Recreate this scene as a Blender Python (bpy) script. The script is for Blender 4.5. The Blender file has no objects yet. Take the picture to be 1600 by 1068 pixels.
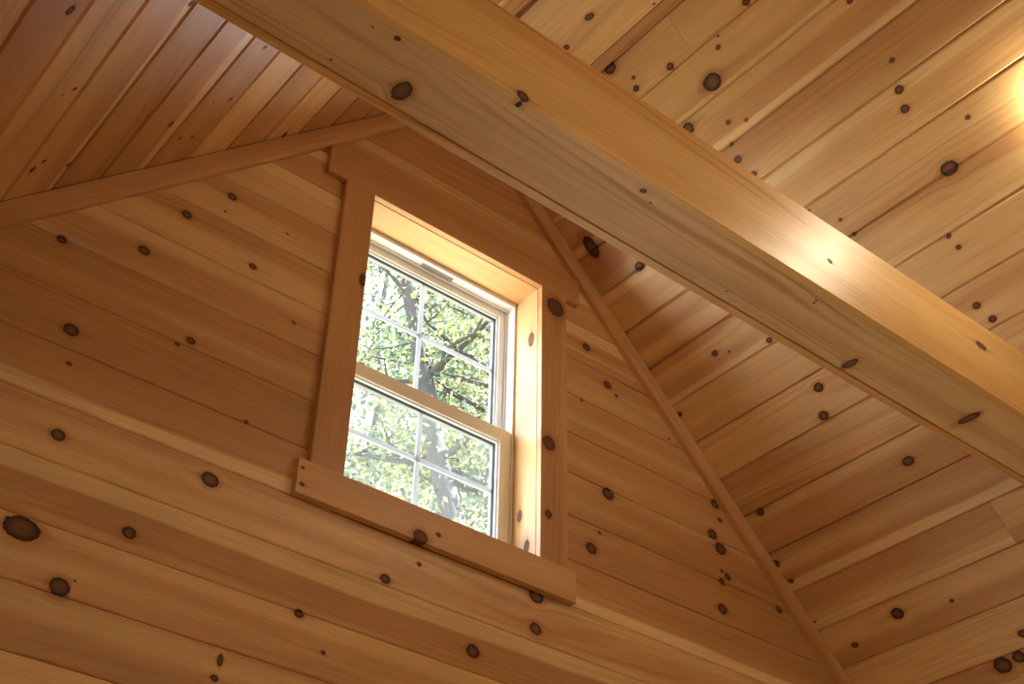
import bpy, math, random
import numpy as np
from mathutils import Vector, Matrix

# ------------------------------------------------------------------ camera, world, sun, exposure
SC = bpy.context.scene
COL = SC.collection
S = 0.775                      # metres per calibration unit
CAMP = np.array([0.0, -3.0 * S, 1.5])
FPX = 2087.6
MR = np.array([[0.7778, -0.6282, 0.0188],     # rows: image right, image down, view direction (world axes)
               [0.3965, 0.4674, -0.7902],
               [0.4876, 0.6221, 0.6126]])
_u, _s, _v = np.linalg.svd(MR)
MR = _u @ _v
cam = bpy.data.cameras.new('camera')
camo = bpy.data.objects.new('camera', cam)
COL.objects.link(camo)
cam.sensor_fit = 'HORIZONTAL'
cam.sensor_width = 36.0
cam.lens = FPX / 1600.0 * 36.0
cam.clip_start = 0.02
cam.clip_end = 300
camo.matrix_world = Matrix(((MR[0, 0], -MR[1, 0], -MR[2, 0], CAMP[0]),
                            (MR[0, 1], -MR[1, 1], -MR[2, 1], CAMP[1]),
                            (MR[0, 2], -MR[1, 2], -MR[2, 2], CAMP[2]),
                            (0, 0, 0, 1)))
SC.camera = camo

SKY = 3.8
SUN = 34.0
LAMP = 66.0
world = bpy.data.worlds.new('daylight_sky')
SC.world = world
world.use_nodes = True
bg = world.node_tree.nodes['Background']
bg.inputs[0].default_value = (0.90, 0.95, 1.0, 1)
bg.inputs[1].default_value = SKY

sun = bpy.data.lights.new('sun', 'SUN')
sun.energy = SUN
sun.angle = math.radians(0.6)
sun.color = (1.0, 0.94, 0.84)
suno = bpy.data.objects.new('sun', sun)
COL.objects.link(suno)
suno.location = (20, -8, 30)
suno.rotation_euler = Vector((-0.55, 0.48, -0.80)).to_track_quat('-Z', 'Y').to_euler()

SC.view_settings.view_transform = 'Standard'
SC.view_settings.look = 'None'
SC.view_settings.gamma = 1.0
SC.view_settings.use_curve_mapping = False
SC.view_settings.exposure = 1.6
SC.cycles.use_denoising = True
SC.cycles.denoising_prefilter = 'ACCURATE'
SC.cycles.max_bounces = 10
SC.cycles.diffuse_bounces = 7
SC.cycles.transparent_max_bounces = 24
SC.cycles.caustics_reflective = False
SC.cycles.caustics_refractive = False
SC.cycles.sample_clamp_indirect = 6.0

random.seed(7)
R2 = math.sqrt(0.5)


def ray(px, py):
    return MR.T @ np.array([(px - 800) / FPX, (py - 534) / FPX, 1.0])


def hit(px, py, point, normal):
    d = ray(px, py)
    n = np.array(normal, float)
    t = ((np.array(point, float) - CAMP) @ n) / (d @ n)
    return CAMP + t * d, t


# ------------------------------------------------------------------ materials
class NT:
    """a small helper that turns arithmetic into shader nodes"""
    def __init__(self, name):
        self.m = bpy.data.materials.new(name)
        self.m.use_nodes = True
        self.t = self.m.node_tree
        self.n = self.t.nodes
        self.bsdf = self.n['Principled BSDF']
        self.out = self.n['Material Output']

    def link(self, a, sock):
        if isinstance(a, (int, float)):
            sock.default_value = a
        elif isinstance(a, tuple):
            sock.default_value = a if len(a) == len(sock.default_value) else a + (1.0,)
        else:
            self.t.links.new(a, sock)

    def math(self, op, a, b=0.0, c=0.0, clamp=False):
        n = self.n.new('ShaderNodeMath')
        n.operation = op
        n.use_clamp = clamp
        self.link(a, n.inputs[0]); self.link(b, n.inputs[1]); self.link(c, n.inputs[2])
        return n.outputs[0]

    def add(self, a, b): return self.math('ADD', a, b)
    def sub(self, a, b): return self.math('SUBTRACT', a, b)
    def mul(self, a, b): return self.math('MULTIPLY', a, b)

    def smooth(self, x, lo, hi, t0=0.0, t1=1.0):
        n = self.n.new('ShaderNodeMapRange')
        n.interpolation_type = 'SMOOTHSTEP'
        self.link(x, n.inputs[0])
        for i, v in enumerate((lo, hi, t0, t1)):
            self.link(v, n.inputs[i + 1])
        return n.outputs[0]

    def attr(self, name):
        n = self.n.new('ShaderNodeAttribute')
        n.attribute_name = name
        return n

    def sep(self, v):
        n = self.n.new('ShaderNodeSeparateXYZ')
        self.t.links.new(v, n.inputs[0])
        return n.outputs

    def vec(self, x, y, z):
        n = self.n.new('ShaderNodeCombineXYZ')
        self.link(x, n.inputs[0]); self.link(y, n.inputs[1]); self.link(z, n.inputs[2])
        return n.outputs[0]

    def noise(self, v, scale=1.0, detail=2.0, rough=0.5):
        n = self.n.new('ShaderNodeTexNoise')
        self.link(v, n.inputs['Vector'])
        n.inputs['Scale'].default_value = scale
        n.inputs['Detail'].default_value = detail
        n.inputs['Roughness'].default_value = rough
        return n.outputs[0]

    def mix(self, f, a, b, mode='MIX'):
        n = self.n.new('ShaderNodeMix')
        n.data_type = 'RGBA'
        n.blend_type = mode
        self.link(f, n.inputs[0]); self.link(a, n.inputs[6]); self.link(b, n.inputs[7])
        return n.outputs[2]

    def scale(self, col, f):
        n = self.n.new('ShaderNodeVectorMath')
        n.operation = 'SCALE'
        self.link(col, n.inputs[0]); self.link(f, n.inputs[3])
        return n.outputs[0]


def pine_material(name, light, heart, sap, rough=0.36, ring_amt=0.5, kin=(0.19, 0.080, 0.036, 1), krim=(0.030, 0.012, 0.007, 1)):
    g = NT(name)
    u, v, seed = g.sep(g.attr('grain').outputs['Vector'])
    ka, kb, ks = g.sep(g.attr('knot').outputs['Vector'])
    tone, sapv, red = g.sep(g.attr('board').outputs['Vector'])
    e0 = g.math('SQRT', g.add(g.mul(ka, ka), g.mul(kb, kb)))
    wob = g.sub(g.noise(g.vec(g.mul(u, 130), g.mul(v, 130), seed), 1.0, 1.0), 0.5)
    e = g.mul(e0, g.add(1.0, g.mul(wob, 0.28)))
    # grain lines bend round the knot
    push = g.mul(g.mul(g.mul(ks, 1.6), kb), g.math('EXPONENT', g.mul(g.mul(e0, e0), -0.5)))
    ve = g.sub(v, push)
    low = g.noise(g.vec(g.mul(u, 0.65), g.mul(ve, 7.0), g.mul(seed, 7.3)), 1.0, 2.0, 0.45)
    ringc = g.add(g.mul(ve, 34.0), g.add(g.mul(low, 9.0), g.mul(seed, 3.1)))
    ring = g.math('POWER', g.add(0.5, g.mul(0.5, g.math('SINE', g.mul(ringc, 6.2832)))), 2.2)
    rmod = g.smooth(g.noise(g.vec(g.mul(u, 0.9), g.mul(ve, 16.0), g.add(seed, 40.0)), 1.0, 1.0), 0.42, 0.78)
    fiber = g.noise(g.vec(g.mul(u, 7.0), g.mul(ve, 420.0), seed), 1.0, 3.0, 0.6)
    blot = g.noise(g.vec(g.mul(u, 2.4), g.mul(ve, 13.0), g.mul(seed, 3.7)), 1.0, 3.0, 0.55)
    low2 = g.noise(g.vec(g.mul(u, 0.45), g.mul(ve, 11.0), g.add(g.mul(seed, 5.1), 9.0)), 1.0, 1.0, 0.4)
    hm = g.smooth(g.add(low2, red), 0.40, 0.66)
    c = g.mix(hm, light, heart)
    # pale sapwood along one edge of the board
    sgn = g.math('SIGN', sapv)
    edge = g.sub(g.mul(sgn, v), g.math('ABSOLUTE', sapv))
    wave = g.mul(g.sub(g.noise(g.vec(g.mul(u, 1.3), seed, 3.0), 1.0, 2.0), 0.5), 0.05)
    sm = g.smooth(g.add(edge, wave), -0.004, 0.005)
    c = g.mix(g.mul(sm, 0.85), c, sap)
    c = g.scale(c, g.add(g.add(1.0, g.mul(tone, 0.22)), g.mul(g.sub(blot, 0.5), 0.42)))
    dark = g.mix(1.0, c, (0.66, 0.48, 0.34, 1), 'MULTIPLY')
    c = g.mix(g.mul(g.mul(ring, rmod), ring_amt), c, dark)
    c = g.scale(c, g.add(1.0, g.mul(g.sub(fiber, 0.5), 0.62)))
    # halo, streak and the knot itself
    halo = g.mul(g.smooth(e, 0.95, 1.9, 1.0, 0.0), 0.6)
    c = g.mix(halo, c, g.mix(1.0, c, (0.70, 0.46, 0.33, 1), 'MULTIPLY'))
    st = g.mul(g.math('EXPONENT', g.mul(g.math('ABSOLUTE', g.add(kb, g.mul(wob, 0.6))), -2.6)),
               g.math('EXPONENT', g.mul(g.math('ABSOLUTE', ka), -0.42)))
    c = g.mix(g.mul(st, 0.62), c, (0.16, 0.055, 0.022, 1))
    kr = g.add(0.5, g.mul(0.5, g.math('SINE', g.mul(e, 17.0))))
    kc = g.mix(g.smooth(e, 0.30, 0.92), kin, krim)
    kc = g.mix(g.mul(kr, 0.35), kc, (0.07, 0.028, 0.016, 1))
    km = g.smooth(e, 0.93, 1.03, 1.0, 0.0)
    c = g.mix(km, c, kc)
    g.link(c, g.bsdf.inputs['Base Color'])
    g.link(g.add(g.add(rough, g.mul(fiber, 0.10)), g.mul(km, 0.25)), g.bsdf.inputs['Roughness'])
    g.bsdf.inputs['IOR'].default_value = 1.48
    b = g.n.new('ShaderNodeBump')
    b.inputs['Strength'].default_value = 0.10
    b.inputs['Distance'].default_value = 0.002
    g.link(g.add(g.mul(fiber, 0.6), g.mul(ring, 0.4)), b.inputs['Height'])
    g.t.links.new(b.outputs[0], g.bsdf.inputs['Normal'])
    return g.m


LIGHT = (0.66, 0.44, 0.212, 1)
HEART = (0.515, 0.285, 0.124, 1)
SAPW = (0.76, 0.555, 0.30, 1)
M_WALL = pine_material('knotty_pine_wall', LIGHT, HEART, SAPW, 0.40)
M_CEIL = pine_material('knotty_pine_ceiling', LIGHT, HEART, SAPW, 0.38)
M_BEAM = pine_material('pine_beam', (0.70, 0.455, 0.185, 1), (0.61, 0.355, 0.13, 1), SAPW, 0.35, 0.8)
M_BEAMB = pine_material('rough_sawn_beam_bottom', (0.68, 0.48, 0.265, 1), (0.58, 0.37, 0.185, 1), SAPW, 0.42, 0.95, (0.20, 0.10, 0.06, 1), (0.06, 0.028, 0.018, 1))
M_TRIM = pine_material('clear_pine_trim', (0.60, 0.36, 0.165, 1), (0.51, 0.275, 0.118, 1), SAPW, 0.40, 0.3, (0.15, 0.058, 0.030, 1), (0.085, 0.033, 0.018, 1))


def plain(name, col, rough=0.5, spec=0.5, noise_amt=0.06, nscale=30.0):
    g = NT(name)
    tc = g.n.new('ShaderNodeTexCoord')
    n = g.noise(tc.outputs['Object'], nscale, 3.0)
    c = g.scale(col, g.add(1.0, g.mul(g.sub(n, 0.5), noise_amt * 2)))
    g.link(c, g.bsdf.inputs['Base Color'])
    g.bsdf.inputs['Roughness'].default_value = rough
    g.bsdf.inputs['Specular IOR Level'].default_value = spec
    return g.m


M_DARK = plain('board_backing', (0.10, 0.055, 0.03), 0.9, 0.2)
M_VINYL = plain('white_vinyl', (0.80, 0.81, 0.82), 0.35, 0.5, 0.02)
g = NT('thin_white_grille')
df = g.n.new('ShaderNodeBsdfDiffuse'); df.inputs[0].default_value = (0.78, 0.80, 0.83, 1)
tl = g.n.new('ShaderNodeBsdfTranslucent'); tl.inputs[0].default_value = (0.70, 0.74, 0.80, 1)
mx = g.n.new('ShaderNodeMixShader'); mx.inputs[0].default_value = 0.35
g.t.links.new(df.outputs[0], mx.inputs[1]); g.t.links.new(tl.outputs[0], mx.inputs[2])
g.t.links.new(mx.outputs[0], g.out.inputs[0]); g.n.remove(g.bsdf)
M_GRILLE = g.m
M_SPACER = plain('grey_spacer', (0.16, 0.19, 0.23), 0.4, 0.5, 0.05)
M_METAL = plain('dark_metal', (0.07, 0.065, 0.06), 0.4, 0.5, 0.1)
M_STICK = plain('grey_paper_sticker', (0.22, 0.21, 0.20), 0.7, 0.3, 0.35, 160.0)
M_BARK = plain('grey_bark', (0.03, 0.031, 0.035), 0.9, 0.2, 0.5, 9.0)
M_GROUND = plain('dry_lawn', (0.26, 0.235, 0.16), 0.95, 0.1, 0.3, 3.0)
M_BOUNCEROOF = plain('white_bounce_roofing', (0.86, 0.87, 0.88), 0.5, 0.4, 0.02)  # roof of the added outbuilding, near white to bounce sun indoors
M_OUT = plain('siding', (0.45, 0.40, 0.33), 0.7, 0.3, 0.1)
M_FLOOR = plain('pine_floor', (0.56, 0.38, 0.20), 0.4, 0.5, 0.3, 6.0)

g = NT('window_glass')
tr = g.n.new('ShaderNodeBsdfTransparent'); tr.inputs[0].default_value = (0.93, 0.96, 0.96, 1)
gl = g.n.new('ShaderNodeBsdfGlossy'); gl.inputs['Roughness'].default_value = 0.02
fr = g.n.new('ShaderNodeLayerWeight'); fr.inputs[0].default_value = 0.5
mx = g.n.new('ShaderNodeMixShader')
g.link(g.add(0.02, g.mul(0.6, g.math('POWER', fr.outputs['Facing'], 4.0))), mx.inputs[0]); g.t.links.new(tr.outputs[0], mx.inputs[1]); g.t.links.new(gl.outputs[0], mx.inputs[2])
g.t.links.new(mx.outputs[0], g.out.inputs[0])
g.n.remove(g.bsdf)
M_GLASS = g.m

g = NT('insect_screen_mesh')
tc = g.n.new('ShaderNodeTexCoord')
sp = g.noise(tc.outputs['Object'], 420.0, 2.0)
tr = g.n.new('ShaderNodeBsdfTransparent')
df = g.n.new('ShaderNodeBsdfDiffuse'); df.inputs[0].default_value = (0.22, 0.23, 0.24, 1)
tl = g.n.new('ShaderNodeBsdfTranslucent'); tl.inputs[0].default_value = (0.22, 0.23, 0.24, 1)
ad = g.n.new('ShaderNodeAddShader')
g.t.links.new(df.outputs[0], ad.inputs[0]); g.t.links.new(tl.outputs[0], ad.inputs[1])
mx = g.n.new('ShaderNodeMixShader')
g.link(g.smooth(sp, 0.35, 0.7, 0.02, 0.11), mx.inputs[0])
g.t.links.new(tr.outputs[0], mx.inputs[1]); g.t.links.new(ad.outputs[0], mx.inputs[2])
g.t.links.new(mx.outputs[0], g.out.inputs[0])
g.n.remove(g.bsdf)
M_SCREEN = g.m

g = NT('leaf_green_to_yellow')
lc = g.attr('leaf').outputs['Fac']
cr = g.n.new('ShaderNodeValToRGB')
els = cr.color_ramp.elements
els[0].position = 0.0; els[0].color = (0.034, 0.056, 0.066, 1)  # bluish dark end: shade and haze put into the leaf colour
els[1].position = 1.0; els[1].color = (0.30, 0.23, 0.12, 1)
for p_, c_ in ((0.35, (0.062, 0.088, 0.072, 1)), (0.65, (0.125, 0.148, 0.066, 1)), (0.88, (0.23, 0.235, 0.10, 1))):
    x_ = els.new(p_); x_.color = c_
g.t.links.new(lc, cr.inputs[0])
df = g.n.new('ShaderNodeBsdfDiffuse'); tl = g.n.new('ShaderNodeBsdfTranslucent')
g.t.links.new(cr.outputs[0], df.inputs[0]); g.t.links.new(cr.outputs[0], tl.inputs[0])
mx = g.n.new('ShaderNodeMixShader'); mx.inputs[0].default_value = 0.5
g.t.links.new(df.outputs[0], mx.inputs[1]); g.t.links.new(tl.outputs[0], mx.inputs[2])
g.t.links.new(mx.outputs[0], g.out.inputs[0])
g.n.remove(g.bsdf)
M_LEAF = g.m

g = NT('warm_glowing_diffuser')
em = g.n.new('ShaderNodeEmission')
em.inputs[0].default_value = (1.0, 0.83, 0.57, 1)
em.inputs[1].default_value = LAMP
g.t.links.new(em.outputs[0], g.out.inputs[0])
g.n.remove(g.bsdf)
M_GLOW = g.m


# ------------------------------------------------------------------ helpers
def tag(o, label=None, cat=None, group=None, kind=None):
    if label: o['label'] = label
    if cat: o['category'] = cat
    if group: o['group'] = group
    if kind: o['kind'] = kind
    return o


def empty(name, loc=(0, 0, 0)):
    o = bpy.data.objects.new(name, None)
    o.empty_display_size = 0.1
    COL.objects.link(o)
    o.location = loc
    return o


def put(name, me, mat, parent=None):
    me.materials.append(mat)
    o = bpy.data.objects.new(name, me)
    COL.objects.link(o)
    if parent is not None:
        o.parent = parent
        o.matrix_parent_inverse = Matrix.Translation(-parent.location)
    return o


BF = [(0, 3, 2, 1), (4, 5, 6, 7), (0, 1, 5, 4), (1, 2, 6, 5), (2, 3, 7, 6), (3, 0, 4, 7)]


def box_mesh(name, boxes):
    vs, fs = [], []
    for (x0, x1, y0, y1, z0, z1) in boxes:
        b = len(vs)
        vs += [(x0, y0, z0), (x1, y0, z0), (x1, y1, z0), (x0, y1, z0), (x0, y0, z1), (x1, y0, z1), (x1, y1, z1), (x0, y1, z1)]
        fs += [tuple(b + i for i in f) for f in BF]
    me = bpy.data.meshes.new(name)
    me.from_pydata(vs, [], fs)
    return me


def boxes(name, bx, mat, parent=None, bevel=0.0):
    o = put(name, box_mesh(name, bx), mat, parent)
    if bevel:
        m = o.modifiers.new('edge', 'BEVEL'); m.width = bevel; m.segments = 2; m.limit_method = 'ANGLE'
    return o


_seed = [0.0]


def board(name, O, U, V, u0, u1, v0, v1, th, mat, parent, knots=(), tone=0.0, sap=9.0, red=0.0,
          chamfer=0.003, clip=None, seed=None):
    """one board: a slab with chamfered long edges.  Its front lies in the plane O + uU + vV, its back th behind.
    The front is cut so that every face has at most one knot; each corner carries the offset to that knot."""
    O = np.array(O, float); U = np.array(U, float); V = np.array(V, float); N = np.cross(U, V)
    _seed[0] += 1.37
    sd = _seed[0] if seed is None else seed
    vc = 0.5 * (v0 + v1)
    cut = clip or (lambda u, v: u)
    leaves = []

    def split(a0, a1, b0, b1, ks):
        if len(ks) <= 1:
            leaves.append((a0, a1, b0, b1, ks[0] if ks else None)); return
        def best(ax):
            q = sorted((k[ax], k[2 + ax]) for k in ks)
            return max((q[i + 1][0] - q[i][0] - 1.3 * (q[i][1] + q[i + 1][1]),
                        q[i][0] + (q[i + 1][0] - q[i][0]) * q[i][1] / (q[i][1] + q[i + 1][1])) for i in range(len(q) - 1))
        gu, gv = best(0), best(1)
        if gu[0] >= gv[0]:
            m = gu[1]
            split(a0, m, b0, b1, [k for k in ks if k[0] < m]); split(m, a1, b0, b1, [k for k in ks if k[0] >= m])
        else:
            m = gv[1]
            split(a0, a1, b0, m, [k for k in ks if k[1] < m]); split(a0, a1, m, b1, [k for k in ks if k[1] >= m])

    ks = [k for k in knots if u0 - 0.02 < k[0] < u1 + 0.02 and v0 - 0.02 < k[1] < v1 + 0.02]
    ch = chamfer
    split(u0, u1, v0 + ch, v1 - ch, ks)
    verts, faces, gr, kn = [], [], [], []

    def vert(u, v, n):
        uu = cut(u, v)
        verts.append(O + uu * U + v * V + n * N)
        return len(verts) - 1, uu, v, n

    def face(pts, k):
        ids = []
        for (u, v, n) in pts:
            i, uu, vv, nn = vert(u, v, n)
            ids.append(i)
            gr.append((uu, vv - vc - nn, sd))
            if k is None: kn.append((90.0, 90.0, 0.0))
            else: kn.append(((uu - k[0]) / k[2], (vv - k[1]) / k[3], k[3]))
        faces.append(ids)

    for a0, a1, b0, b1, k in leaves:
        face([(a0, b0, 0), (a1, b0, 0), (a1, b1, 0), (a0, b1, 0)], k)
    # chamfers carry the knot of the nearest face only when a knot reaches the edge
    us = sorted({u0, u1} | {l[0] for l in leaves} | {l[1] for l in leaves})
    for i in range(len(us) - 1):
        mid = 0.5 * (us[i] + us[i + 1])
        def near(vv):
            c = [l[4] for l in leaves if l[0] <= mid <= l[1] and l[2] - 1e-6 <= vv <= l[3] + 1e-6]
            return c[0] if c else None
        klo, khi = near(v0 + ch), near(v1 - ch)
        a, b = us[i], us[i + 1]
        if ch > 0:
            face([(a, v0, -ch), (b, v0, -ch), (b, v0 + ch, 0), (a, v0 + ch, 0)], klo)
            face([(a, v1 - ch, 0), (b, v1 - ch, 0), (b, v1, -ch), (a, v1, -ch)], khi)
        face([(a, v0, -th), (b, v0, -th), (b, v0, -ch), (a, v0, -ch)], klo)
        face([(a, v1, -ch), (b, v1, -ch), (b, v1, -th), (a, v1, -th)], khi)
    face([(u0, v0, -th), (u0, v1, -th), (u1, v1, -th), (u1, v0, -th)], None)
    for ue, flip in ((u0, False), (u1, True)):
        p = [(ue, v0, -th), (ue, v0, -ch), (ue, v0 + ch, 0), (ue, v1 - ch, 0), (ue, v1, -ch), (ue, v1, -th)]
        face(p if not flip else p[::-1], None)
    me = bpy.data.meshes.new(name)
    me.from_pydata([tuple(p) for p in verts], [], faces)
    a = me.attributes.new('grain', 'FLOAT_VECTOR', 'CORNER'); a.data.foreach_set('vector', np.array(gr, np.float32).ravel())
    a = me.attributes.new('knot', 'FLOAT_VECTOR', 'CORNER'); a.data.foreach_set('vector', np.array(kn, np.float32).ravel())
    nl = len(me.loops)
    a = me.attributes.new('board', 'FLOAT_VECTOR', 'CORNER')
    a.data.foreach_set('vector', np.tile(np.array([tone, sap, red], np.float32), nl))
    return put(name, me, mat, parent)


def knots_on(plist, O, U, V):
    """pixel knots (x, y, r or (ru, rv)) -> (u, v, ru, rv) on the plane of a surface"""
    O = np.array(O, float); U = np.array(U, float); V = np.array(V, float); N = np.cross(U, V)
    out = []
    for k in plist:
        P, t = hit(k[0], k[1], O, N)
        d = P - O
        r = k[2] * t / FPX * 1.02
        asp = k[3] if len(k) > 3 else 1.15
        out.append((d @ U, d @ V, r * math.sqrt(asp), r / math.sqrt(asp)))
    return out


def rnd_knots(rs, u0, u1, v0, v1, n):
    return [(rs.uniform(u0, u1), rs.uniform(v0 + .01, v1 - .01), r_ * 1.1, r_) for r_ in
            [rs.choice([.004, .006, .009, .012]) for _ in range(n)]]


# ------------------------------------------------------------------ setting: room shell
ZL = 3.0345        # left slope  z = x + ZL
ZR = 6.274         # right slope z = ZR - x
XA, ZA = (ZR - ZL) / 2, (ZR + ZL) / 2
EAVE = 2.3
XL, XR = EAVE - ZL, ZR - EAVE
YB = -5.6          # wall behind the camera
TB = 0.019         # board thickness

# window openings in the gable wall: casing inner edges (x0, x1, z0, z1)
W1 = (1.7085 * S, 2.4715 * S, 1.5 + 2.113 * S, 1.5 + 3.27 * S)
W2 = (1.85, 2.65, 1.1, 2.37)
# added daylight opening in the low side wall, out of view: (y0, y1, z0, z1)
SIDE_OPEN = [(-3.3, -2.2, 0.8, 2.05)]


def wall_gable(name, y0, y1, holes):
    """solid gable panel made of strips, open where the windows are"""
    zs = sorted({0.0, EAVE} | {h[2] for h in holes} | {h[3] for h in holes} | {ZA})
    vs, fs = [], []
    def prism(poly):
        b = len(vs); n = len(poly)
        for y in (y0, y1):
            for (x, z) in poly: vs.append((x, y, z))
        fs.append(tuple(b + i for i in range(n)))
        fs.append(tuple(b + n + i for i in reversed(range(n))))
        for i in range(n):
            j = (i + 1) % n
            fs.append((b + i, b + n + i, b + n + j, b + j))
    def xl(z): return XL - .06 if z <= EAVE else z - ZL - .05
    def xr(z): return XR + .06 if z <= EAVE else ZR - z + .05
    for za, zb in zip(zs[:-1], zs[1:]):
        zm = (za + zb) / 2
        hs = sorted(h for h in holes if h[2] <= zm <= h[3])
        e = 1e-6
        lft = [xl(za + e), xl(zb - e)] if za >= EAVE else [XL - .06, XL - .06]
        rgt = [xr(za + e), xr(zb - e)] if za >= EAVE else [XR + .06, XR + .06]
        cur = lft
        for h in hs:
            prism([(cur[0], za), (h[0], za), (h[0], zb), (cur[1], zb)]); cur = [h[1], h[1]]
        prism([(cur[0], za), (rgt[0], za), (rgt[1], zb), (cur[1], zb)])
    me = bpy.data.meshes.new(name); me.from_pydata(vs, [], fs)
    return me


def grow(h, d): return (h[0] - d, h[1] + d, h[2] - d, h[3] + d)


wall_back = put('wall_back', wall_gable('wall_back', TB, 0.12, [grow(W1, .012), grow(W2, .012)]), M_DARK)
tag(wall_back, 'gable end wall of horizontal knotty pine boards around the window', kind='structure')
wall_front = put('wall_front', wall_gable('wall_front', YB - 0.1, YB, []), M_FLOOR)
tag(wall_front, 'pine gable wall at the opposite end of the room', kind='structure')
ys_ = [YB - .1] + [y for h in sorted(SIDE_OPEN) for y in h[:2]] + [.12]
wl = [(XL - .12, XL - .02, ys_[i], ys_[i + 1], 0, EAVE) for i in range(0, len(ys_), 2)]
for h in SIDE_OPEN:
    wl += [(XL - .12, XL - .02, h[0], h[1], 0, h[2]), (XL - .12, XL - .02, h[0], h[1], h[3], EAVE)]
tag(boxes('wall_left', wl, M_FLOOR), 'low pine side wall under the shaded slope', kind='structure')
tag(boxes('wall_right', [(XR + .02, XR + .12, YB - .1, .12, 0, EAVE)], M_FLOOR), 'low pine side wall under the lit slope', kind='structure')
tag(boxes('floor', [(XL - .12, XR + .12, YB - .1, .12, -.12, 0)], M_FLOOR), 'plain pine floor of the room', kind='structure')


def slope_panel(name, side):
    # roof deck behind the ceiling boards
    o = TB * math.sqrt(2) + .004
    t = 0.16
    if side < 0:
        p = [(XL - .3, XL - .3 + ZL + o), (XA, XA + ZL + o), (XA, XA + ZL + o + t), (XL - .3, XL - .3 + ZL + o + t)]
    else:
        p = [(XA, ZR - XA + o), (XR + .3, ZR - XR - .3 + o), (XR + .3, ZR - XR - .3 + o + t), (XA, ZR - XA + o + t)]
    vs = [(x, y, z) for y in (YB - .12, .14) for (x, z) in p]
    fs = [(0, 1, 2, 3), (7, 6, 5, 4)] + [(i, i + 4, (i + 1) % 4 + 4, (i + 1) % 4) for i in range(4)]
    me = bpy.data.meshes.new(name); me.from_pydata(vs, [], fs)
    o_ = put(name, me, M_DARK)
    return o_


ceiling_left = tag(slope_panel('ceiling_left', -1), 'steep shaded ceiling slope of knotty pine boards', kind='structure')
ceiling_right = tag(slope_panel('ceiling_right', 1), 'steep lamplit ceiling slope of knotty pine boards', kind='structure')

# ------------------------------------------------------------------ gable wall boards
WO, WU, WV = (0, 0, 0), (1, 0, 0), (0, 0, 1)
KW = [(97, 374, 8), (225, 391, 9), (292, 335, 8), (363, 307, 7), (395, 416, 6), (449, 365, 2), (459, 504, 3), (111, 515, 12),
      (298, 532, 7), (277, 537, 4), (108, 568, 4), (91, 679, 11), (328, 749, 14, 1.2), (202, 832, 11), (34, 825, 25, 1.5), (93, 916, 16),
      (117, 907, 2), (602, 904, 9), (467, 958, 8), (344, 1031, 7, .5), (335, 1059, 6), (505, 1019, 4), (385, 658, 3), (352, 330, 2),
      (838, 931, 13, 1.3), (837, 982, 11), (739, 1017, 12), (655, 881, 4),
      (916, 542, 7), (949, 601, 7), (963, 618, 3), (950, 771, 11), (924, 856, 10), (937, 832, 3), (1117, 787, 8), (1125, 812, 4),
      (1113, 834, 9), (1126, 857, 11), (1137, 901, 6), (1128, 892, 3), (1129, 908, 6), (1129, 951, 9), (1217, 952, 6), (909, 625, 3), (1045, 685, 2)]
kw = knots_on(KW, WO, WU, WV)
PITCH = 0.13284
Z0 = 2.6503
WTONE = {-3: (.0, 9, 0), -2: (.35, 9, -.15), -1: (-.25, 9, .18), 0: (.22, 9, -.12), 1: (-.12, .018, .16), 2: (.05, 9, .0), 3: (.0, -.032, .12),
         4: (-.1, 9, .1), 5: (-.12, 9, .12), 6: (-.1, 9, .08), 7: (-.15, 9, .12), 8: (-.12, 9, .1), 9: (0, .02, .08), 10: (.0, .03, .05),
         11: (-.1, 9, .1), 12: (-.15, 9, .12), 13: (-.1, 9, .1)}
rs = random.Random(11)
k = -20
while True:
    za, zb = Z0 + k * PITCH, Z0 + (k + 1) * PITCH
    if za > ZA - 0.03: break
    za = max(za, 0.0)
    zb = min(zb, ZA - 0.004)
    gap = 0.0006
    def lo(v): return XL + .002 if v <= EAVE else v - ZL + .002
    def hi(v): return XR - .002 if v <= EAVE else ZR - v - .002
    a, b = min(lo(za), lo(zb)), max(hi(za), hi(zb))
    holes = sorted((h[0], h[1]) for h in (grow(W1, .012), grow(W2, .012)) if zb > h[2] and za < h[3])
    segs, cur = [], a
    for h in holes:
        segs.append((cur, h[0])); cur = h[1]
    segs.append((cur, b))
    tone, sap, red = WTONE.get(k, (rs.uniform(-.2, .2), 9, rs.uniform(-.1, .12)))
    for (s0, s1) in segs:
        def clip(u, v, s0=s0, s1=s1):
            return min(max(u, lo(v)), hi(v))
        if s1 - s0 < 0.01: continue
        kk = kw if k > -5 else rnd_knots(rs, s0, s1, za, zb, 3)
        board('plank', WO, WU, WV, s0, s1, za + gap, zb - gap, TB, M_WALL, wall_back, kk, tone, sap, red, 0.0028, clip, seed=3.1 + k * 1.7)
    k += 1

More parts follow.
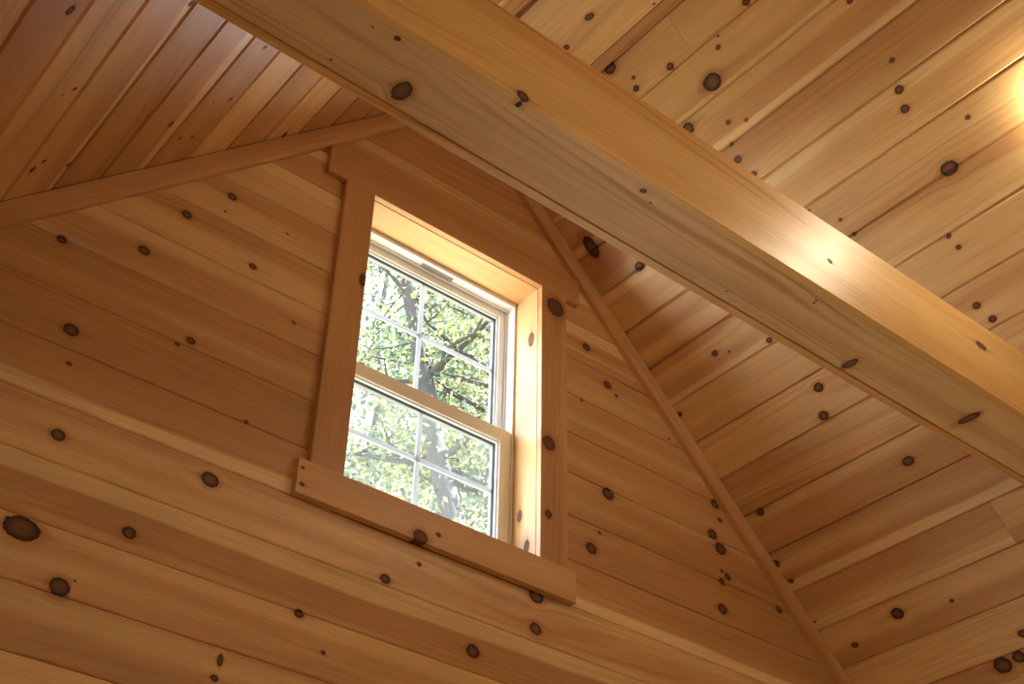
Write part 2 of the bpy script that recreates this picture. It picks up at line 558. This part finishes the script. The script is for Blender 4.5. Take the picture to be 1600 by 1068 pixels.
# ------------------------------------------------------------------ ceiling boards
# right slope: u runs towards the camera, v runs up the slope
RO, RU, RV = (ZR / 2, 0, ZR / 2), (0, -1, 0), (-R2, 0, R2)
KR = [(924, 386, 14, .55), (999, 416, 8), (1117, 552, 5), (1139, 549, 2), (1279, 605, 8), (1287, 649, 8), (1202, 531, 5), (1062, 647, 4),
      (1188, 800, 6), (1419, 720, 9, 1.4), (1402, 958, 10), (1336, 1007, 5, 1.4), (1487, 938, 3), (1567, 1039, 14), (1592, 1026, 10), (1598, 989, 7),
      (1212, 880, 6), (1236, 907, 4), (1273, 971, 2),
      (1047, 104, 6), (1122, 74, 4), (1122, 56, 2), (1113, 128, 15, 1.2), (1138, 191, 4), (1166, 187, 3), (1166, 3, 6), (1075, 201, 10),
      (990, 121, 3), (994, 138, 5), (953, 106, 10), (1328, 1, 5), (1394, 94, 4), (1405, 140, 7), (1414, 170, 7), (1512, 183, 4),
      (1143, 226, 3), (1153, 249, 6), (1178, 272, 5), (1263, 330, 3), (1313, 343, 3), (1483, 263, 13, 1.3), (1334, 366, 3), (1482, 369, 4),
      (1498, 386, 4), (1526, 477, 6), (1551, 498, 6)]
kr = knots_on(KR, RO, RU, RV)
LO_, LU, LV = (0, 0, ZL), (0, 1, 0), (R2, 0, R2)
KL = [(110, 16, 9, 1.6), (117, 139, 4), (98, 148, 2), (232, 182, 5, 2), (267, 194, 5, 1.8), (69, 252, 4, 1.5), (51, 265, 6, 1.6), (108, 257, 5),
      (281, 216, 3), (300, 214, 3), (299, 5, 6), (414, 74, 4), (360, 155, 4), (334, 159, 2), (444, 211, 6, 1.8), (810, 34, 8)]
kl = knots_on(KL, LO_, LU, LV)


def slope_boards(parent, O, U, V, knots, x_first, dx, n0, n1, usign, joints, tones, rs):
    ylen = -YB
    for j in range(n0, n1):
        xa, xb = x_first + j * dx, x_first + (j + 1) * dx
        if usign < 0:      # right slope
            va, vb = (ZR / 2 - xb) / R2, (ZR / 2 - xa) / R2
        else:
            va, vb = xa / R2, xb / R2
        cuts = joints.get(j, [rs.uniform(2.2, 4.6)])
        tone, sap, red = tones.get(j, (rs.uniform(-.3, .3), rs.choice([9, 9, .03, -.03]), rs.uniform(-.18, .18)))
        st = [0.0] + sorted(cuts) + [ylen]
        for i in range(len(st) - 1):
            a, b = st[i] + .0005, st[i + 1] - .0005
            if i: tone, sap, red = (rs.uniform(-.2, .25), 9, rs.uniform(-.15, .15)) if j not in tones else (tone + rs.uniform(-.15, .15), 9, red)
            u0, u1 = (a, b) if usign < 0 else (-b, -a)
            kk = list(knots) + rnd_knots(rs, 3.0 if usign < 0 else -5.5, 5.5 if usign < 0 else -3.0, va, vb, 2)
            board('plank', O, U, V, u0, u1, va + .0005, vb - .0005, TB, M_CEIL, parent, kk, tone, sap, red, 0.0055)


RX0, RDX = 2.0596, 0.09362
# board ends seen in the photograph
P_, _ = hit(1060, 50, RO, np.cross(RU, RV)); jA = -P_[1]; rowA = int(math.floor((P_[0] - RX0) / RDX))
P_, _ = hit(1568, 818, RO, np.cross(RU, RV)); jB = -P_[1]; rowB = int(math.floor((P_[0] - RX0) / RDX))
rsr = random.Random(5)
RT = {-4: (.1, 9, -.15), -3: (.15, 9, -.2), -2: (.05, -.045, -.02), -1: (.05, -.04, .08), 0: (-.15, 9, .14), 1: (.1, .03, -.05), 2: (.0, 9, .06), 3: (.05, -.05, .0),
      4: (.1, 9, -.12), 5: (.1, 9, -.1), 6: (.0, 9, .05), 7: (-.2, 9, .2), 8: (.0, -.03, .05), 9: (.02, -.04, .08), 10: (.12, 9, -.05), 11: (.25, 9, -.25), 12: (.15, 9, -.1), 13: (.1, 9, -.1)}
slope_boards(ceiling_right, RO, RU, RV, kr, RX0, RDX, -5, 21, -1, {rowA: [jA, 3.9], rowB: [jB, 3.2]}, RT, rsr)
rsl = random.Random(9)
LT = {-2: (-.1, 9, .1), -1: (.0, 9, .05), 0: (.0, .04, .08), 1: (-.3, 9, .25), 2: (.05, .035, .1), 3: (-.15, 9, .15), 4: (.2, 9, -.15), 5: (-.05, 9, .1), 6: (.15, 9, -.1), 7: (-.3, 9, .25), 8: (-.2, 9, .15)}
slope_boards(ceiling_left, LO_, LU, LV, kl, 0.4211, 0.0931, -13, 13, 1, {}, LT, rsl)

# ------------------------------------------------------------------ rake trims on the gable wall
TW = 0.056


def rake(name, side, label):
    # board lying on the wall just under the slope
    if side < 0:
        O = np.array((0, -TB, ZL)); U = np.array((R2, 0, R2)); V = np.array((-R2, 0, R2))
        u0, u1 = XL / R2, (XA - .001) / R2
    else:
        O = np.array((XA, -TB, ZA)); U = np.array((R2, 0, -R2)); V = np.array((R2, 0, R2))
        u0, u1 = .001, (XR - XA) / R2
    def clip(u, v):
        if side < 0: return min(u, (XA / R2) + v - .0015)   # mitre at the peak
        return max(u, -v + .0015)
    o = board(name, O, U, V, u0, u1, -TW, -.0012, TB - .0005, M_TRIM, None, (), -.1, 9, (.12 if side < 0 else .0), 0.0018, clip)
    return tag(o, label, kind='structure')


rake('trim_1', -1, 'flat pine rake trim under the shaded ceiling slope')
rake('trim_2', 1, 'flat pine rake trim under the lamplit ceiling slope')


# ------------------------------------------------------------------ windows
def window(name, W, label, kcas=(), kapr=()):
    x0, x1, z0, z1 = W
    root = empty(name, ((x0 + x1) / 2, 0, z0))
    tag(root, label, kind='structure')
    t = TB
    cw = 0.093
    F = (0, -t, 0)
    kc = knots_on(kcas, F, WU, WV) if kcas else ()
    ka = knots_on(kapr, F, WU, WV) if kapr else ()
    ext = 0.058
    # casings: the upright ones first (their grain runs up)
    for xa, xb in ((x0 - cw + .002, x0), (x1, x1 + cw)):
        O = np.array((xb, -t, 0)); U = np.array((0, 0, 1)); V = np.array((-1, 0, 0))
        kk = [(k[1], xb - k[0], k[3] * 1.0, k[2]) for k in kc]
        board('side_casing', O, U, V, z0 + .0005, z1 - .0005, 0, xb - xa, t - .0005, M_TRIM, root, kk, -.05, 9, .12, 0.0012)
    board('head_casing', F, WU, WV, x0 - cw - ext + .002, x1 + cw + .050, z1, z1 + .095, t - .0005, M_TRIM, root, (), -.12, 9, .14, 0.0012)
    board('apron', (0, -t - .003, 0), WU, WV, x0 - cw - .028, x1 + cw + .022, z0 - .090, z0, t + .0025, M_TRIM, root, ka, .05, 9, .02, 0.0012)
    # jamb boards line the opening
    yj, yw = 0.004, 0.131 * S
    jx0, jx1, jz0, jz1 = x0 - .002, x1 + .002, z0 - .004, z1 + .002
    # right jamb faces -x : u up, v towards outside
    kjr = []
    for (px, py, r, asp) in ((830, 530, 9, 2.2), (812, 806, 7, 2.5), (823, 853, 8, 2.5)):
        if name != 'window_1': break
        P, tt = hit(px, py, (jx1, 0, 0), (1, 0, 0))
        rr = r * tt / FPX
        kjr.append((P[2], P[1], rr * 1.5, rr * .8))
    board('side_jamb', (jx1, 0, 0), (0, 0, 1), (0, 1, 0), jz0, jz1, yj, yw, .016, M_TRIM, root, kjr, .15, 9, -.1, 0.0008)
    board('side_jamb', (jx0, 0, 0), (0, 0, -1), (0, 1, 0), -jz1, -jz0, yj, yw, .016, M_TRIM, root, (), .15, 9, -.1, 0.0008)
    board('head_jamb', (0, 0, jz1), (-1, 0, 0), (0, 1, 0), -jx1 - .016, -jx0 + .016, yj, yw, .016, M_TRIM, root, (), .2, 9, -.15, 0.0008)
    board('stool', (0, 0, jz0), (1, 0, 0), (0, 1, 0), jx0, jx1, yj, yw, .016, M_TRIM, root, (), .1, 9, 0, 0.0008)
    # the white vinyl frame behind the jambs
    fo = 0.012
    y2, y3 = yw + .001, 0.235 * S
    fin = 0.011
    fx0, fx1, fz0, fz1 = jx0 + fin - .004, jx1 - fin + .004, jz0 + .010, jz1 - .012
    fr_ = boxes('frame', [(jx0 - fo, fx0, y2, y3, jz0 - fo, jz1 + fo), (fx1, jx1 + fo, y2, y3, jz0 - fo, jz1 + fo),
                    (fx0, fx1, y2, y3, fz1, jz1 + fo), (fx0, fx1, y2, y3, jz0 - fo, fz0),
                    (fx0, fx0 + .006, 0.176 * S, 0.181 * S, fz0, fz1), (fx1 - .006, fx1, 0.176 * S, 0.181 * S, fz0, fz1),
                    (fx0, fx1, 0.168 * S, 0.172 * S, fz1 - .006, fz1)], M_VINYL, root, .0012)
    if name == 'window_1':
        boxes('sticker', [(jx0 + .26, jx0 + .37, y2 + .012, y2 + .026, fz1 - .0009, fz1 - .0001)], M_STICK, fr_)
    zm = z0 + (z1 - z0) * 0.487
    xm = (fx0 + fx1) / 2

    def sash(nm, za, zb, ya, yb, yg, st, top, bot, hz):
        r = boxes(nm, [(fx0 + .0015, fx0 + st, ya, yb, za, zb), (fx1 - st, fx1 - .0015, ya, yb, za, zb),
                       (fx0 + st, fx1 - st, ya, yb, zb - top, zb), (fx0 + st, fx1 - st, ya, yb, za, za + bot)], M_VINYL, root, .0018)
        gx0, gx1, gz0, gz1 = fx0 + st, fx1 - st, za + bot, zb - top
        bead = .0045
        # thin white bead stepping in, then the dark spacer edge of the glass
        boxes('glazing_bead', [(gx0, gx0 + bead, ya + .007, yg - .004, gz0, gz1), (gx1 - bead, gx1, ya + .007, yg - .004, gz0, gz1),
                               (gx0 + bead, gx1 - bead, ya + .007, yg - .004, gz1 - bead, gz1), (gx0 + bead, gx1 - bead, ya + .007, yg - .004, gz0, gz0 + bead)], M_VINYL, r)
        s2 = bead + .005
        boxes('spacer', [(gx0, gx0 + s2, yg + .002, yg + .014, gz0, gz1), (gx1 - s2, gx1, yg + .002, yg + .014, gz0, gz1),
                         (gx0 + s2, gx1 - s2, yg + .002, yg + .014, gz1 - s2, gz1), (gx0 + s2, gx1 - s2, yg + .002, yg + .014, gz0, gz0 + s2)], M_SPACER, r)
        mw = .0072
        boxes('muntin', [(xm - mw, xm + mw, yg + .003, yg + .009, gz0 + bead, gz1 - bead)], M_GRILLE, r, .0015)
        boxes('muntin', [(gx0 + bead, gx1 - bead, yg + .0035, yg + .0095, hz - mw, hz + mw)], M_GRILLE, r, .0015)
        for (pa, pb) in ((gx0, xm), (xm, gx1)):
            for (qa, qb) in ((gz0, hz), (hz, gz1)):
                e = .0006
                boxes('pane', [(pa + e, pb - e, yg - .002, yg - .0005, qa + e, qb - e)], M_GLASS, r)
        return r
    lo_ = sash('lower_sash', fz0 + .001, zm, 0.134 * S, 0.174 * S, 0.158 * S, .040, .042, .050, z0 + (z1 - z0) * 0.268)
    up_ = sash('upper_sash', zm - .020, fz1 - .001, 0.183 * S, 0.222 * S, 0.203 * S, .026, .024, .030, z0 + (z1 - z0) * 0.745)
    for fx in (0.15, 0.68):
        boxes('tilt_latch', [(fx0 + (fx1 - fx0) * fx - .018, fx0 + (fx1 - fx0) * fx + .018, 0.142 * S, 0.16 * S, zm, zm + .004),
                             (fx0 + (fx1 - fx0) * fx - .008, fx0 + (fx1 - fx0) * fx + .004, 0.145 * S, 0.157 * S, zm + .004, zm + .009)], M_METAL, lo_)
    boxes('insect_screen', [(fx0, fx1, 0.2325 * S, 0.2335 * S, fz0, zm - .012)], M_SCREEN, root)
    return root


window('window_1', W1, 'white double hung window with grid panes high in the pine gable',
       [(868, 480, 17, 1), (858, 692, 13, 1), (857, 803, 7, 1), (567, 437, 9, .6)],
       [(656, 839, 13), (684, 836, 4), (472, 731, 3), (471, 757, 4)])
window('window_2', W2, 'white double hung window low in the pine gable wall')

for i_, h_ in enumerate(SIDE_OPEN):  # added window, out of view, lets daylight in from the side
    r_ = empty('window_%d' % (3 + i_), (XL - .07, (h_[0] + h_[1]) / 2, h_[2]))
    tag(r_, 'wide white window added in the unseen side wall for daylight', kind='structure')
    f_ = .05
    xa_, xb_ = XL - .11, XL - .03
    zm_ = (h_[2] + h_[3]) / 2
    boxes('frame', [(xa_, xb_, h_[0], h_[0] + f_, h_[2], h_[3]), (xa_, xb_, h_[1] - f_, h_[1], h_[2], h_[3]),
                    (xa_, xb_, h_[0] + f_, h_[1] - f_, h_[2], h_[2] + f_), (xa_, xb_, h_[0] + f_, h_[1] - f_, h_[3] - f_, h_[3]),
                    (xa_ + .01, xb_ - .01, h_[0] + f_, h_[1] - f_, zm_ - .02, zm_ + .02)], M_VINYL, r_)
    for (a_, b_) in ((h_[2] + f_, zm_ - .02), (zm_ + .02, h_[3] - f_)):
        boxes('pane', [(XL - .072, XL - .068, h_[0] + f_, h_[1] - f_, a_, b_)], M_GLASS, r_)

# ------------------------------------------------------------------ tie beam (boxed in boards)
YN, YF = -1.0525, -0.8688
ZB, ZT = 3.3058, 3.5235
tie = empty('tie_beam', (1.62, (YN + YF) / 2, ZB))
tag(tie, 'boxed pine cross beam spanning the room in front of the gable window', 'beam')


def lim(z): return z - ZL + .001, ZR - z - .001


KF = knots_on([(817, 150, 11), (1533, 540, 9, 2.0), (1297, 408, 5)], (0, YN, 0), WU, WV)
KB = [(628, 142, 18, .7), (621, 60, 5), (517, 93, 2), (582, 42, 2), (1328, 568, 11, .5), (1514, 653, 13, .4), (1276, 469, 2), (1272, 473, 2), (1135, 455, 1.5), (1016, 317, 2), (1005, 298, 5)]
# near side: u along +x, v up, faces -y
board('side_board', (0, YN, 0), WU, WV, lim(ZB)[0], lim(ZB)[1], ZB, ZT, TB, M_BEAM, tie, KF, .08, 9, -.02, 0.0012,
      lambda u, v: min(max(u, lim(v)[0]), lim(v)[1]), seed=51.3)
# far side faces +y : u along -x
board('side_board', (0, YF, 0), (-1, 0, 0), WV, -lim(ZB)[1], -lim(ZB)[0], ZB, ZT, TB, M_BEAM, tie, (), .05, 9, -.05, 0.0012,
      lambda u, v: min(max(u, -lim(v)[1]), -lim(v)[0]), seed=77.7)
# bottom: faces -z : u along +x, v along -y... (U x V = -z)
BO, BU, BV = (0, 0, ZB + .003), (1, 0, 0), (0, -1, 0)
board('bottom_board', BO, BU, BV, lim(ZB)[0] + .003, lim(ZB)[1] - .003, -YF + TB + .0012, -YN - TB - .0012, TB, M_BEAMB, tie, knots_on(KB, BO, BU, BV), .1, 9, .0, 0.0016, seed=23.9)
TO = (0, 0, ZT - .001)
board('top_board', TO, (1, 0, 0), (0, 1, 0), lim(ZT)[0], lim(ZT)[1], YN + TB + .001, YF - TB - .001, TB, M_BEAM, tie, (), 0, 9, 0, 0.001)

# ------------------------------------------------------------------ ridge beam under the peak
ZRD = 4.484
ridge = empty('ridge_beam', (XA, -2.8, ZRD))
tag(ridge, 'boxed pine ridge beam running along the peak of the ceiling', 'beam')
GO, GU, GV = (0, 0, ZRD), (0, 1, 0), (1, 0, 0)     # U x V = -z
kg = knots_on([(921, 26, 7, 1.5), (885, 74, 5), (1022, 6, 2)], GO, GU, GV)
board('bottom_board', (0, 0, ZRD), GU, GV, YB + .001, -.021, 1.494, 1.7318, TB, M_CEIL, ridge, kg, .3, 9, -.25, 0.001)
zs_r = ZR - 1.7706
board('side_board', (1.7706, 0, 0), (0, 1, 0), (0, 0, 1), YB + .001, -.021, ZRD - .002, 4.56, .038, M_CEIL, ridge, (), -.35, 9, .25, 0.001)
board('side_board', (1.469, 0, 0), (0, -1, 0), (0, 0, 1), .021, -YB - .001, ZRD - .002, 4.56, .0245, M_CEIL, ridge, (), -.1, 9, .1, 0.001)


# ------------------------------------------------------------------ ceiling lights (out of the photograph, on the slopes)
def ceiling_light(x, y, side, label, rad=0.042):
    z = ZR - x if side > 0 else x + ZL
    root = empty('ceiling_light', (x, y, z))
    tag(root, label, 'light', 'flush round lights on the ceiling slopes')
    n = Vector((-R2 * side, 0, -R2))
    q = n.to_track_quat('Z', 'Y')
    def lathe(nm, prof, mat):
        vs, fs = [], []
        seg = 32
        for (r, h) in prof:
            for i in range(seg):
                a = 2 * math.pi * i / seg
                vs.append(tuple(Vector((x, y, z)) + q @ Vector((r * math.cos(a), r * math.sin(a), h))))
        for j in range(len(prof) - 1):
            for i in range(seg):
                fs.append((j * seg + i, j * seg + (i + 1) % seg, (j + 1) * seg + (i + 1) % seg, (j + 1) * seg + i))
        me = bpy.data.meshes.new(nm); me.from_pydata(vs, [], fs)
        for p in me.polygons: p.use_smooth = True
        return put(nm, me, mat, root)
    lathe('trim_ring', [(rad * 1.0, .0), (rad * 1.22, .0), (rad * 1.2, .010), (rad * 1.0, .014), (rad * .98, .004)], M_VINYL)
    lathe('diffuser', [(rad * .99, .004), (rad * .97, .026), (rad * .8, .036), (rad * .4, .041), (rad * .01, .042)], M_GLOW)
    return root


ceiling_light(2.337, -1.445, 1, 'flush round white ceiling light on the lamplit slope beside the cross beam')
ceiling_light(2.425, -3.6, 1, 'added round fill light on the lamplit slope behind the viewer')  # added out of view as extra fill for the room
ceiling_light(0.75, -3.6, -1, 'added large round fill light on the shaded slope behind the viewer', .095)  # added and oversized: warm fill on the gable wall and beam front

# ------------------------------------------------------------------ outdoors
tag(put('ground', box_mesh('ground', [(-60, 60, -40, 70, -.45, -.25)]), M_GROUND), 'dry mown lawn outside the building', kind='structure')


# an added, unseen outbuilding beside the gable: its sunlit white roof throws daylight up through the window
shed = empty('bounce_shed', (-4.2, 4.6, -.25))
tag(shed, 'added low outbuilding whose white roof bounces daylight into the gable window', 'shed')
SX0, SX1, SY0, SY1, SE, SRZ = -6.0, -2.4, 0.9, 8.6, 1.55, 2.85
SXM = (SX0 + SX1) / 2
me = bpy.data.meshes.new('wall')
vs_ = [(x, y, z) for y in (SY0 + .2, SY1 - .2) for (x, z) in ((SX0 + .2, -.25), (SX1 - .2, -.25), (SX1 - .2, SE + .1), (SXM, SRZ - .08), (SX0 + .2, SE + .1))]
me.from_pydata(vs_, [], [(0, 1, 2, 3, 4), (9, 8, 7, 6, 5)] + [(i, i + 5, (i + 1) % 5 + 5, (i + 1) % 5) for i in range(5)])
put('wall', me, M_OUT, shed)
for xa_, xb_ in ((SXM, SX1), (SXM, SX0)):
    n_ = Vector((-(SE - SRZ), 0, abs(xb_ - xa_))).normalized() if xb_ > xa_ else Vector(((SE - SRZ), 0, abs(xb_ - xa_))).normalized()
    me = bpy.data.meshes.new('roof_slope')
    q_ = [Vector((xa_, SY0, SRZ)), Vector((xb_, SY0, SE)), Vector((xb_, SY1, SE)), Vector((xa_, SY1, SRZ))]
    me.from_pydata([tuple(p) for p in q_] + [tuple(p + n_ * .04) for p in q_], [], BF)
    r_ = put('roof_slope', me, M_BOUNCEROOF, shed)
    for i in range(1, 16):
        y_ = SY0 + (SY1 - SY0) * i / 16
        a_, b_ = Vector((xa_, y_, SRZ)) + n_ * .04, Vector((xb_, y_, SE)) + n_ * .04
        me = bpy.data.meshes.new('seam')
        w_ = Vector((0, .012, 0))
        c_ = [a_ - w_, b_ - w_, b_ + w_, a_ + w_]
        me.from_pydata([tuple(p) for p in c_] + [tuple(p + n_ * .03) for p in c_], [], BF)
        put('seam', me, M_BOUNCEROOF, r_)


def tube(vs, fs, pts, radii, seg=7):
    b0 = len(vs)
    prev = None
    for i, (p, r) in enumerate(zip(pts, radii)):
        d = (pts[min(i + 1, len(pts) - 1)] - pts[max(i - 1, 0)]).normalized()
        a = d.orthogonal().normalized() if prev is None else (prev - d * prev.dot(d)).normalized()
        prev = a
        c = d.cross(a)
        for k_ in range(seg):
            t = 2 * math.pi * k_ / seg
            vs.append(tuple(p + (a * math.cos(t) + c * math.sin(t)) * r))
    for i in range(len(pts) - 1):
        for k_ in range(seg):
            q = (k_ + 1) % seg
            fs.append((b0 + i * seg + k_, b0 + i * seg + q, b0 + (i + 1) * seg + q, b0 + (i + 1) * seg + k_))


def tree(az, dist, h, crown_lo, crown_r, n_leaf, label, seed, hue=0.0, fork=None, lean=(0, 0), rad=.17, leaf=1.0):
    rs = random.Random(seed); rg = np.random.default_rng(seed)
    a = math.radians(az)
    base = Vector((CAMP[0] + math.sin(a) * dist, CAMP[1] + math.cos(a) * dist, -.26))
    root = empty('deciduous_tree', tuple(base))
    tag(root, label, 'tree', 'leafy trees outside the window')
    vs, fs = [], []
    stems = []
    def stem(p0, p1, r0, r1, n=9, wob=.12):
        pts = []
        for i in range(n + 1):
            t = i / n
            p = p0.lerp(p1, t)
            if 0 < i: p = p + Vector((rs.uniform(-wob, wob), rs.uniform(-wob, wob), 0))
            pts.append(p)
        rr = [r0 + (r1 - r0) * (i / n) for i in range(n + 1)]
        tube(vs, fs, pts, rr)
        return pts, rr
    top = base + Vector((lean[0], lean[1], h))
    main, mr = stem(base, top, rad, .03, 12)
    stems.append((main, mr))
    if fork:
        for (fh, dx, dy, hh) in fork:
            i = int(fh / h * 12)
            p0 = main[i]
            s_, r_ = stem(p0, p0 + Vector((dx, dy, hh)), mr[i] * .85, .03, 8)
            stems.append((s_, r_))
    centers = []
    for (st, rr) in stems:
        for i in range(1, len(st)):
            z = st[i].z
            if z < crown_lo: continue
            f = (z - crown_lo) / max(h - crown_lo, .1)
            reach = crown_r * (0.55 + .9 * math.sin(math.pi * min(1, f * .85 + .1)) * .6)
            for _ in range(3):
                t = rs.uniform(0, 6.283)
                L = reach * rs.uniform(.45, 1.0)
                p1 = st[i] + Vector((math.cos(t) * L, math.sin(t) * L, L * rs.uniform(.1, .6)))
                b, _r = stem(st[i], p1, max(.012, rr[i] * .4), .008, 4, .08)
                for q in b[1:]:
                    centers.append(q)
                for q in b[2:]:
                    t2 = rs.uniform(0, 6.283)
                    l2 = L * rs.uniform(.2, .45)
                    p2 = q + Vector((math.cos(t2) * l2, math.sin(t2) * l2, l2 * rs.uniform(-.2, .6)))
                    stem(q, p2, .012, .005, 2, .03)
                    centers += [p2, q.lerp(p2, .5)]
    me = bpy.data.meshes.new('trunk'); me.from_pydata(vs, [], fs)
    for p in me.polygons: p.use_smooth = True
    put('trunk', me, M_BARK, root)
    c = np.array([tuple(p) for p in centers])
    w = rg.uniform(.2, 1.0, len(c)); w /= w.sum()
    idx = rg.choice(len(c), n_leaf, p=w)
    pos = c[idx] + rg.normal(0, .20, (n_leaf, 3)) * np.array([1, 1, .8])
    size = rg.uniform(.033, .058, n_leaf)[:, None] * leaf
    d = rg.normal(0, 1, (n_leaf, 3)); d /= np.linalg.norm(d, axis=1)[:, None]
    e = rg.normal(0, 1, (n_leaf, 3)); e -= d * (e * d).sum(1)[:, None]; e /= np.linalg.norm(e, axis=1)[:, None]
    nrm = np.cross(d, e)
    v = np.stack([pos - d * size, pos + e * size * .62 + nrm * size * .15, pos + d * size, pos - e * size * .62 + nrm * size * .15], 1).reshape(-1, 3)
    me = bpy.data.meshes.new('foliage')
    me.vertices.add(4 * n_leaf); me.vertices.foreach_set('co', v.astype(np.float32).ravel())
    me.loops.add(4 * n_leaf); me.loops.foreach_set('vertex_index', np.arange(4 * n_leaf, dtype=np.int32))
    me.polygons.add(n_leaf)
    me.polygons.foreach_set('loop_start', np.arange(0, 4 * n_leaf, 4, dtype=np.int32))
    me.update(calc_edges=True)
    cl = rg.uniform(-.22, .22, len(c))[idx]
    at = me.attributes.new('leaf', 'FLOAT', 'FACE')
    at.data.foreach_set('value', np.clip(.48 + hue + cl + rg.normal(0, .16, n_leaf), 0, 1).astype(np.float32))
    o = put('foliage', me, M_LEAF, root)
    o['kind'] = 'stuff'
    return root


tree(36.9, 10.0, 13.5, 6.3, 1.5, 13000, 'forked tree whose thick trunk splits behind the lower panes', 3, .02, [(5.7, -1.3, .2, 6.5), (6.8, .9, .3, 5)], (.1, 0), .24, .75)
tree(30.4, 14.6, 14.5, 9.8, 1.3, 6500, 'slender tree seen behind the lower corner of the window', 4, .0, [(9.5, -.6, .3, 3.5)], (.2, 0), .22, .9)
tree(35.6, 18.6, 18.5, 9.6, 1.8, 21000, 'tall yellow green tree filling the upper panes', 5, .16, [(12, 1.0, .3, 5)], (.1, 0), .27)
tree(36.2, 24.5, 22.0, 12.0, 2.2, 26000, 'tall dark leaved tree standing farthest back', 6, -.08, [(16, -1.2, .2, 5.5)], (0, 0), .3, 1.15)
tree(24.5, 22.0, 18.0, 8.0, 2.2, 18000, 'bushy green tree beyond the slender tree', 8, .08, None, (.3, 0), .2)
tree(54.0, 16.0, 15.0, 6.0, 2.2, 16000, 'broad green tree standing apart from the forked tree', 9, .05, None, (-.3, 0), .18)
tree(12.5, 13.0, 13.0, 6.5, 2.2, 16000, 'leafy young tree between the outbuilding and the slender tree', 12, .1, None, (.2, 0), .2)
tree(14.0, 24.0, 19.0, 8.5, 2.6, 20000, 'tall broad tree beyond the end of the outbuilding', 13, .0, [(11, .8, .3, 5)], (.2, 0), .24)
